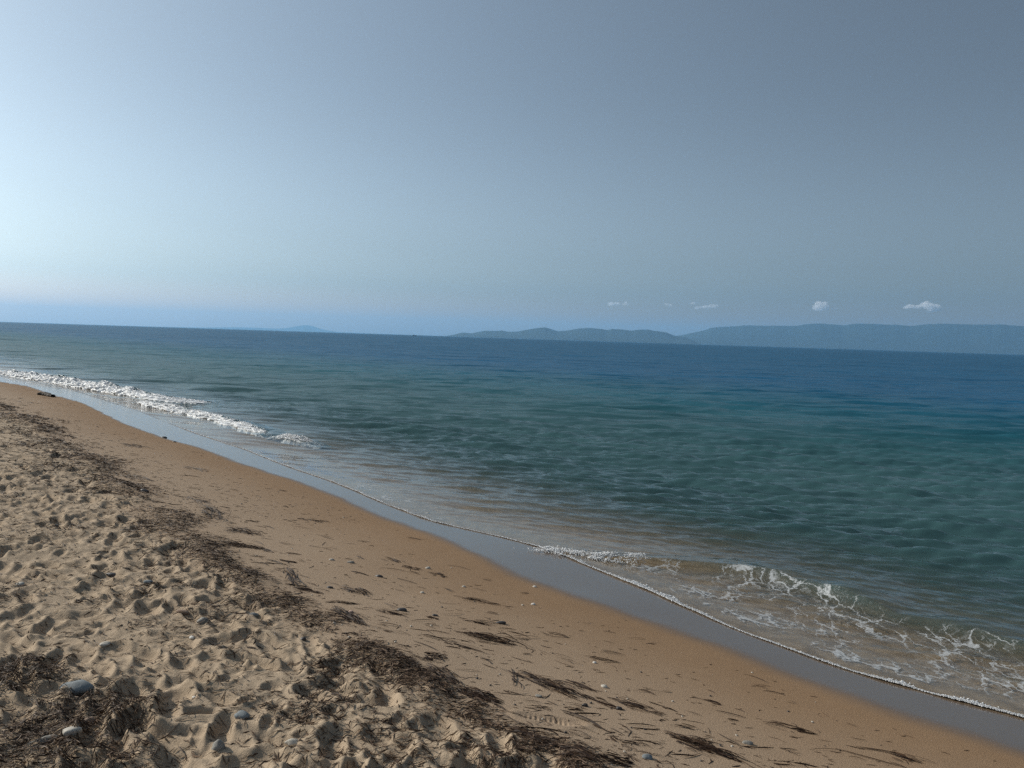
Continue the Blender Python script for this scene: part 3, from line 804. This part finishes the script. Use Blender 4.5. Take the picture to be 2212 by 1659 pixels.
# ------------------------------------------------------------------ stones
def stone_mat(name, a, b, rough=0.75):
    m_ = NT(name); P = m_.n("ShaderNodeTexCoord").outputs["Object"]
    pr = m_.n("ShaderNodeBsdfPrincipled")
    m_.put(pr.inputs["Base Color"], m_.mix(m_.ramp(m_.noise(P, 26, 5, 0.65), 0.3, 0.7), a, b))
    pr.inputs["Roughness"].default_value = rough
    bp = m_.n("ShaderNodeBump"); bp.inputs["Strength"].default_value = 0.4; bp.inputs["Distance"].default_value = 0.004
    m_.put(bp.inputs["Height"], m_.noise(P, 60, 4, 0.6)); m_.put(pr.inputs["Normal"], bp.outputs[0])
    m_.put(m_.out.inputs[0], pr.outputs[0])
    return m_.mat
SM = {"blue": stone_mat("blue_grey_stone", (0.13, 0.15, 0.16), (0.25, 0.27, 0.27)), "grey": stone_mat("grey_stone", (0.18, 0.17, 0.15), (0.32, 0.30, 0.26)),
      "pale": stone_mat("pale_stone", (0.40, 0.36, 0.30), (0.55, 0.51, 0.44)), "dark": stone_mat("dark_stone", (0.025, 0.023, 0.023), (0.07, 0.06, 0.055), 0.5),
      "white": stone_mat("white_stone", (0.60, 0.56, 0.50), (0.75, 0.72, 0.66)), "brown": stone_mat("brown_stone", (0.20, 0.13, 0.09), (0.32, 0.22, 0.15)),
      "pink": stone_mat("pink_stone", (0.45, 0.30, 0.23), (0.55, 0.40, 0.32))}
def stone(px, py, wpx, asp, flat, rot, mat, label, group=None, sink=0.35, name="stone", cat="stone", base=ICO3, pt=None):
    p = hit(px, py) if pt is None else np.array([*pt, float(zg(*pt))])
    dist = np.linalg.norm(p - EYE)
    a = wpx / FPX * dist / 2 if pt is None else wpx
    v0, f0 = base
    sd_ = rng.integers(1, 10 ** 6)
    ph = rng.uniform(0, 6.28, 6); dirs = rng.normal(0, 1, (6, 3)); dirs /= np.linalg.norm(dirs, axis=1)[:, None]
    rad = 1 + sum(0.09 * np.sin(2.2 * (v0 @ dirs[k]) * (1 + .5 * k) + ph[k]) / (1 + .35 * k) for k in range(6))
    for _ in range(3):                                  # a few worn flats
        dn = rng.normal(0, 1, 3); dn /= np.linalg.norm(dn)
        q = (v0 * rad[:, None]) @ dn
        rad = np.where(q > 0.78, rad * 0.78 / np.maximum(q, .01) * 0.6 + rad * 0.4, rad)
    v = v0 * rad[:, None] * np.array([a, a * asp, a * flat])
    c, s = math.cos(rot), math.sin(rot)
    v = np.c_[v[:, 0] * c - v[:, 1] * s, v[:, 0] * s + v[:, 1] * c, v[:, 2]]
    o = mesh_np(name, v, f0, SM[mat], True)
    o.location = (p[0], p[1], p[2] + a * flat * (1 - sink * 2) * 0.6)
    return tag(o, label, cat, group)
ST = [(167, 1490, 54, .75, .5, .25, "blue", "largest blue grey beach stone, beside the thick weed heap"),
      (157, 1582, 34, .6, .5, .5, "pale", "rough pale stone lying in weed, between the two biggest stones"),
      (104, 1606, 52, .42, .42, .35, "grey", "long smooth grey stone in the lower left weed"),
      (193, 1561, 26, .7, .6, .6, "brown", "small tan stone half sunk behind the rough pale stone"),
      (521, 1548, 30, .7, .6, 0, "blue", "round blue grey stone alone on trampled sand"),
      (472, 1616, 26, .8, .9, 1.0, "grey", "upright grey stone in the sand near the lower edge"),
      (632, 1606, 30, .55, .45, -.1, "pale", "flat pale lilac stone near the lower edge of the sand"),
      (415, 1378, 13, .6, .55, -.3, "white", "small bright white stone on trampled sand"),
      (227, 1393, 18, .8, .5, .6, "pale", "sand coloured stone above the largest blue stone"),
      (243, 1242, 24, .5, .35, 0, "dark", "flat dark slate piece far up the trampled sand"),
      (547, 1330, 22, .5, .5, 0, "blue", "blue grey stone tucked behind the strand line"),
      (437, 1343, 22, .7, .6, .2, "grey", "round grey stone beside dark weed on the trampled sand"),
      (395, 1324, 30, .35, .4, -.35, "brown", "reddish brown wood coloured stone slab on trampled sand"),
      (113, 1139, 22, .4, .4, .5, "grey", "tilted grey slab in the far trampled sand"),
      (321, 1258, 18, .7, .5, 0, "blue", "small blue stone in a hollow of the trampled sand"),
      (655, 1382, 14, .8, .7, 0, "dark", "small dark round stone landward of the strand line"),
      (420, 1507, 9, .7, .6, 0, "white", "tiny white stone left of the round blue grey one"),
      (44, 1263, 14, .8, .6, 0, "pale", "small pale stone at the left edge of the sand"),
      (1122, 1618, 17, .45, .5, .7, "pale", "pale bluish stone perched on dark weed at the lower edge"),
      (867, 1319, 22, .55, .45, -.15, "dark", "glossy black stone on smooth sand near bent strands"),
      (1082, 1347, 20, .45, .45, -.1, "dark", "long dark stone on open smooth sand above the feathery fan"),
      (819, 1246, 17, .4, .4, -.2, "dark", "flat black stone alone between weed fans and thick heap"),
      (713, 1270, 13, .7, .5, 0, "dark", "dark lump left of the thick weed heap"),
      (1263, 1525, 13, .7, .7, 0, "dark", "left of two dark blue pebbles by the slanting strands"),
      (1337, 1532, 13, .7, .7, 0, "dark", "right of two dark blue pebbles by the slanting strands"),
      (1616, 1607, 22, .5, .45, -.2, "grey", "grey stone with dark end on smooth sand right of the darkest drift"),
      (1399, 1637, 20, .8, .6, 0, "blue", "grey blue stone at the lower edge of the smooth sand"),
      (1305, 1484, 15, .6, .5, -.3, "pale", "pale shell shaped stone on open sand right of the loose strands"),
      (1044, 1512 + 9, 11, .7, .6, 0, "pale", "pale little stone beside the long strand line heap"),
      (1163, 1505, 15, .6, .5, -.2, "grey", "grey pebble below the tip of the longest drift"),
      (1284, 1432, 9, .7, .6, 0, "white", "white pebble beside the parallel thin strands"),
      (758, 1323, 12, .8, .7, 0, "pink", "pink pebble on the weed tail above the strand line"),
      (939, 1330, 13, .6, .5, 0, "dark", "dark stone at the looped weed strand"),
      (888, 1226, 0.1, .6, .5, 0, "dark", None),
      (354, 946, 13, .5, .4, -.1, "dark", "dark stone on the edge of the wet film, larger of two"),
      (376, 955, 8, .5, .4, -.1, "dark", "dark stone on the edge of the wet film, smaller of two"),
      (311, 1062, 18, .5, .5, 0, "dark", "dark lump on sand seaward of the far strand line"),
      (924, 1228, 12, .7, .6, 0, "pale", "pale stone at the seaward tip of the middle weed fan"),
      (758, 1216, 17, .45, .4, -.1, "grey", "grey flat stone with a strand under it above the thick heap"),
      (716, 1210, 12, .6, .5, 0, "pale", "pale pebble above left of the thick weed heap"),
      (925, 1109, 9, .6, .5, 0, "pale", "pale pebble on mirror wet sand touching the foam line"),
      (1002, 1268, 9, .7, .6, 0, "pale", "pale pebble under the lower weed fan"),
      (912, 1281, 9, .7, .6, 0, "pale", "pale pebble on open sand near a thin strand"),
      (1155, 1268, 9, .7, .6, 0, "white", "white pebble on clean damp sand close to the wet edge"),
      (1152, 1306, 10, .7, .6, 0, "white", "white pebble alone on clean damp sand")]
for s_ in ST:
    if s_[7] is None: continue
    big = s_[2] > 14
    stone(s_[0], s_[1], s_[2], s_[3], s_[4], s_[5], s_[6], s_[7], "stones scattered on the beach", base=ICO3 if big else ICO2)
pp = foreshore_pts(100, 0.6)
for i, (x, y) in enumerate(pp):
    r = math.hypot(x, y)
    pale = rng.random() < 0.5
    stone(0, 0, rng.uniform(0.004, 0.0085) * np.interp(r, [3, 10, 20], [1, 1.5, 2.2]), rng.uniform(.6, .95), rng.uniform(.5, .8), rng.uniform(0, 3), "pale" if pale else "dark",
          "tiny pale pebble lying loose on the smooth sand" if pale else "tiny dark pebble lying loose on the smooth sand",
          "tiny pale pebbles on the smooth sand" if pale else "tiny dark pebbles on the smooth sand", name="pebble", cat="pebble", base=ICO1, pt=(x, y), sink=0.25)

# driftwood piece on the far water's edge
a, b = hit(84, 853), hit(118, 858)
m_ = NT("driftwood"); pr = m_.n("ShaderNodeBsdfPrincipled"); P = m_.n("ShaderNodeTexCoord").outputs["Object"]
m_.put(pr.inputs["Base Color"], m_.mix(m_.noise(P, 20, 4), (0.03, 0.024, 0.018), (0.07, 0.055, 0.04))); pr.inputs["Roughness"].default_value = 0.8
m_.put(m_.out.inputs[0], pr.outputs[0])
n = 14; tt_ = np.linspace(0, 1, n); k = 8
c = a[None] * (1 - tt_[:, None]) + b[None] * tt_[:, None]
dv = (b - a)[:2] / np.linalg.norm((b - a)[:2]); nv = np.array([-dv[1], dv[0]])
rd = 0.055 * (0.55 + 0.6 * np.sin(np.pi * (0.15 + .7 * tt_))) * (1 + 0.25 * rng.normal(0, 1, n))
V = []
for i in range(n):
    for j in range(k):
        q = 2 * math.pi * j / k
        V.append([*(c[i, :2] + nv * math.cos(q) * rd[i] * 1.3 + nv * 0.05 * math.sin(5 * tt_[i])), c[i, 2] + 0.025 + math.sin(q) * rd[i] * .8])
Fq = [[i * k + j, (i + 1) * k + j, (i + 1) * k + (j + 1) % k, i * k + (j + 1) % k] for i in range(n - 1) for j in range(k)]
o = mesh_np("driftwood", V, Fq, m_.mat, True, None, loc=tuple(c.mean(0)))
tag(o, "dark driftwood stick at the edge of the wet film far up the beach", "driftwood")

# turquoise plastic lid
m_ = NT("turquoise_plastic"); pr = m_.n("ShaderNodeBsdfPrincipled")
m_.put(pr.inputs["Base Color"], m_.mix(m_.noise(m_.pos(), 80, 3), (0.02, 0.30, 0.36), (0.05, 0.42, 0.46))); pr.inputs["Roughness"].default_value = 0.4
m_.put(m_.out.inputs[0], pr.outputs[0])
bm = bmesh.new()
prof = [(0.0, .010), (0.009, .010), (0.0125, .0088), (0.0135, .006), (0.0140, 0.0), (0.0125, 0.0), (0.0115, .007), (0, .0075)]
ring = []
for r_, z_ in prof:
    ring.append([bm.verts.new((max(r_, 1e-4) * math.cos(q * math.pi / 14) * (1 + .02 * (q % 2) * (r_ > .013)), max(r_, 1e-4) * math.sin(q * math.pi / 14) * (1 + .02 * (q % 2) * (r_ > .013)), z_)) for q in range(28)])
for i in range(len(ring) - 1):
    for q in range(28): bm.faces.new((ring[i][q], ring[i][(q + 1) % 28], ring[i + 1][(q + 1) % 28], ring[i + 1][q]))
bm.normal_update()
me = bpy.data.meshes.new("plastic_lid"); bm.to_mesh(me); bm.free(); me.materials.append(m_.mat)
o = bpy.data.objects.new("plastic_lid", me); col.objects.link(o)
p = hit(760, 1482); o.location = (p[0], p[1], p[2] + 0.002); o.rotation_euler = (R(22), R(-14), .4)
tag(o, "small turquoise plastic lid lying tilted among weed on trampled sand", "lid")

# ------------------------------------------------------------------ far hills
C5 = [(0, 250), (35, 261), (80, 259), (130, 250), (180, 246), (230, 250), (270, 257), (290, 251), (330, 253), (380, 259), (420, 254), (460, 254), (480, 259), (510, 262), (545, 268), (575, 281), (590, 284), (620, 288), (660, 300), (700, 326)]
C5B = [(480, 330), (520, 310), (560, 294), (590, 284), (620, 279), (680, 266), (720, 258), (750, 247), (800, 241), (870, 239), (910, 234), (990, 236), (1070, 236), (1150, 237), (1200, 228), (1260, 226), (1320, 230), (1370, 234), (1430, 226), (1500, 227), (1570, 231), (1620, 231), (1680, 237), (1740, 231), (1830, 226), (1900, 229), (2000, 231), (2100, 230), (2212, 239), (2330, 245), (2500, 262), (2800, 330)]
C7 = [(1545, 230), (1600, 219), (1660, 204), (1720, 210), (1790, 194), (1870, 194), (1905, 192), (1950, 200), (2010, 198), (2080, 184), (2140, 175), (2180, 172)]
C7F = [(-300, 170), (0, 174), (120, 173), (250, 172), (380, 176), (480, 181), (540, 178), (600, 168), (650, 160), (680, 158), (710, 164), (740, 175), (800, 190), (870, 202), (960, 206), (1100, 212), (1300, 222)]
def c5(p): return ((2200 + p[0] * .8571) * .54, (1100 + p[1] * .8571) * .54)
def c7(p): return ((800 + p[0] * .6329) * .54, (1200 + p[1] * .6329) * .54)
m_ = NT("forested_hill"); P = m_.pos()
pr = m_.n("ShaderNodeBsdfPrincipled")
m_.put(pr.inputs["Base Color"], m_.mix(m_.ramp(m_.noise(P, 0.004, 5, 0.6), 0.35, 0.7), (0.034, 0.056, 0.056), (0.042, 0.064, 0.060)))
pr.inputs["Roughness"].default_value = 0.95; pr.inputs["Specular IOR Level"].default_value = 0.05
m_.put(m_.out.inputs[0], pr.outputs[0])
HILL = m_.mat
def hills(pts, dist, halfw, seed, label, name):
    az, hh = [], []
    for x, y in pts:
        d = ray(x, y); az.append(math.atan2(d[0], d[1])); hh.append(max(d[2] / math.hypot(d[0], d[1]), 0) * dist)
    o_ = np.argsort(az); az = np.array(az)[o_]; hh = np.array(hh)[o_]
    A = np.linspace(az[0], az[-1], 700)
    Hh = np.interp(A, az, hh)
    k_ = np.hanning(7); k_ /= k_.sum(); Hh = np.convolve(np.pad(Hh, 3, mode='edge'), k_, mode='valid')
    Hh = Hh * (1 + 0.025 * (fbm(A * 260, A * 0, seed, 3) - 0.5))
    C = np.linspace(-1, 1, 41)
    g, a_ = np.meshgrid(C, A, indexing='ij')
    d_ = dist + g * halfw
    x = d_ * np.sin(a_); y = d_ * np.cos(a_)
    sp_ = fbm(a_ * dist / 700., g * halfw / 700., seed + 5, 4)
    prof_ = np.clip(1 - np.abs(g), 0, 1) ** (0.75)
    z = Hh[None] * prof_ * (1 - (1 - prof_) * 0.35 * (sp_ - 0.3)) - 4.0 * (np.abs(g) > .98)
    z = np.where(np.abs(g) < 0.03, Hh[None], np.minimum(z, Hh[None] * (1 - np.abs(g) * 0.25)))
    i = np.arange(x.size).reshape(x.shape)
    f_ = np.stack([i[:-1, :-1], i[1:, :-1], i[1:, 1:], i[:-1, 1:]], -1).reshape(-1, 4)
    o = mesh_np(name, np.stack([x, y, z], -1).reshape(-1, 3), f_, HILL, True)
    return tag(o, label, "hill", kind="structure")
hills([c7(p) for p in C7] + [c5(p) for p in C5], 10500, 900, 301, "lower hazy blue hills rising from the horizon at the middle", "hills")
hills([c5(p) for p in C5B], 13000, 1500, 311, "long hazy blue mountain ridge across the sea on the right", "mountains")
hills([c7(p) for p in C7F], 25500, 1200, 321, "very faint far hill on the left horizon", "distant_hills")

# a far boat on the horizon
m_ = NT("boat_paint"); pr = m_.n("ShaderNodeBsdfPrincipled"); m_.put(pr.inputs["Base Color"], m_.mix(m_.noise(m_.pos(), 0.5), (0.10, 0.12, 0.15), (0.16, 0.18, 0.2))); m_.put(m_.out.inputs[0], pr.outputs[0])
DB = 1500.0
d = ray(895, 722); az = math.atan2(d[0], d[1])
root = bpy.data.objects.new("boat", None); col.objects.link(root)
root.location = (DB * math.sin(az), DB * math.cos(az), 0); root.rotation_euler = (0, 0, -az)
tag(root, "tiny grey boat on the horizon left of the blue hills", "boat")
def sub(name, bm):
    me = bpy.data.meshes.new(name); bm.to_mesh(me); bm.free(); me.materials.append(m_.mat)
    o = bpy.data.objects.new(name, me); col.objects.link(o); o.parent = root
    return o
bm = bmesh.new()
secs = [(-4.2, .9, 1.0), (-3, 1.3, .95), (0, 1.45, .9), (2.5, 1.1, 1.05), (4.3, .12, 1.5)]
rows = []
for x_, w_, h_ in secs:
    rows.append([bm.verts.new(q) for q in ((x_, -w_, h_), (x_, -w_ * .7, -.3), (x_, w_ * .7, -.3), (x_, w_, h_))])
for i in range(4):
    for j in range(3): bm.faces.new((rows[i][j], rows[i + 1][j], rows[i + 1][j + 1], rows[i][j + 1]))
    bm.faces.new((rows[i][3], rows[i + 1][3], rows[i + 1][0], rows[i][0]))
bm.faces.new(rows[0]); bm.faces.new(rows[-1][::-1])
sub("hull", bm)
bm = bmesh.new(); bmesh.ops.create_cube(bm, size=1); bmesh.ops.scale(bm, vec=(2.2, 1.7, 1.5), verts=bm.verts)
for q in bm.verts:
    if q.co.z > 0: q.co.x *= .75; q.co.y *= .85
bmesh.ops.translate(bm, vec=(-.6, 0, 1.7), verts=bm.verts); sub("cabin", bm)
bm = bmesh.new(); bmesh.ops.create_cone(bm, segments=8, radius1=.09, radius2=.05, depth=2.6, cap_ends=True); bmesh.ops.translate(bm, vec=(-.8, 0, 3.7), verts=bm.verts); sub("mast", bm)

# ------------------------------------------------------------------ clouds (above the haze)
m_ = NT("cloud"); pv = m_.n("ShaderNodeVolumePrincipled")
pv.inputs["Color"].default_value = (1, 1, 1, 1); pv.inputs["Density"].default_value = 0.012; pv.inputs["Anisotropy"].default_value = 0.2
m_.put(m_.out.inputs["Volume"], pv.outputs[0])
CLOUD = m_.mat
m2_ = NT("thin_cloud"); pv = m2_.n("ShaderNodeVolumePrincipled")
pv.inputs["Color"].default_value = (1, 1, 1, 1); pv.inputs["Density"].default_value = 0.010; pv.inputs["Anisotropy"].default_value = 0.2
m2_.put(m2_.out.inputs["Volume"], pv.outputs[0])
THIN = m2_.mat
DC = 15000.0
def cloud(puffs, label, mat):
    """puffs: (x, y, radius) in pixels of the photograph, set at 15 km"""
    cen, rad = [], []
    for x, y, r_ in puffs:
        d = ray(x, y); d = d / math.hypot(d[0], d[1])
        for k_ in range(7):
            j = rng.normal(0, 0.45, 3) * r_ * np.array([1.25, 1.0, 0.5])
            cen.append(EYE + d * DC + np.array([j[0], j[1], j[2]]) / FPX * DC); rad.append(r_ * rng.uniform(.5, .9) / FPX * DC)
    cen = np.array(cen); rad = np.array(rad)
    v, f = blobs(cen, rad, 0.8, ICO2, 0.06)
    c = cen.mean(0)
    o = mesh_np("cloud", v, f, mat, True, None, loc=tuple(c))
    md = o.modifiers.new("union", 'REMESH'); md.mode = 'VOXEL'; md.voxel_size = 9.0
    return tag(o, label, "cloud", "small clouds low over the sea")
cloud([(1764, 662, 8), (1772, 656, 8), (1779, 662, 8), (1768, 668, 6)], "bright rounded cloud above the mountain ridge with a wisp beside it", CLOUD)
cloud([(1803, 667, 4.5)], "small wisp of cloud right of the bright rounded one", THIN)
cloud([(1962, 663, 6), (1972, 663, 6), (1983, 664, 5)], "smaller left cloud of the pair at the right", CLOUD)
cloud([(1996, 658, 7), (2006, 664, 8), (2020, 664, 8), (2012, 670, 6), (2026, 667, 5)], "larger lumpy right cloud of the pair at the right", CLOUD)
cloud([(1510, 664, 5), (1522, 663.5, 5), (1534, 663, 5), (1544, 661, 5.5)], "flat elongated cloud over the gap between hills and ridge", CLOUD)
cloud([(1494, 655, 3), (1499, 655, 3)], "tiny cloud scrap just left of the flat elongated cloud", THIN)
cloud([(1319, 657, 5), (1328, 655, 6), (1336, 656, 4)], "left puff of the faint pair over the lower hills", THIN)
cloud([(1349, 656, 4.5), (1353, 658, 4)], "right puff of the faint pair over the lower hills", THIN)
cloud([(1440, 657, 4), (1447, 659, 4)], "faint single cloud scrap between the pair and the flat cloud", THIN)

# ------------------------------------------------------------------ haze
m_ = NT("haze"); pv = m_.n("ShaderNodeVolumePrincipled")
pv.inputs["Color"].default_value = (0.36, 0.68, 1.0, 1); pv.inputs["Density"].default_value = 6.2e-5; pv.inputs["Anisotropy"].default_value = 0.25
m_.put(m_.out.inputs["Volume"], pv.outputs[0])
x0, x1, y0, y1, z0, z1 = -16500, 15000, -400, 27000, -40, 560
v = [(x, y, z) for z in (z0, z1) for x, y in ((x0, y0), (x1, y0), (x1, y1), (x0, y1))]
o = mesh_np("haze", v, [(3, 2, 1, 0), (4, 5, 6, 7), (0, 1, 5, 4), (1, 2, 6, 5), (2, 3, 7, 6), (3, 0, 4, 7)], m_.mat, False)
tag(o, "pale blue sea haze hanging in the air", "haze", kind="stuff")
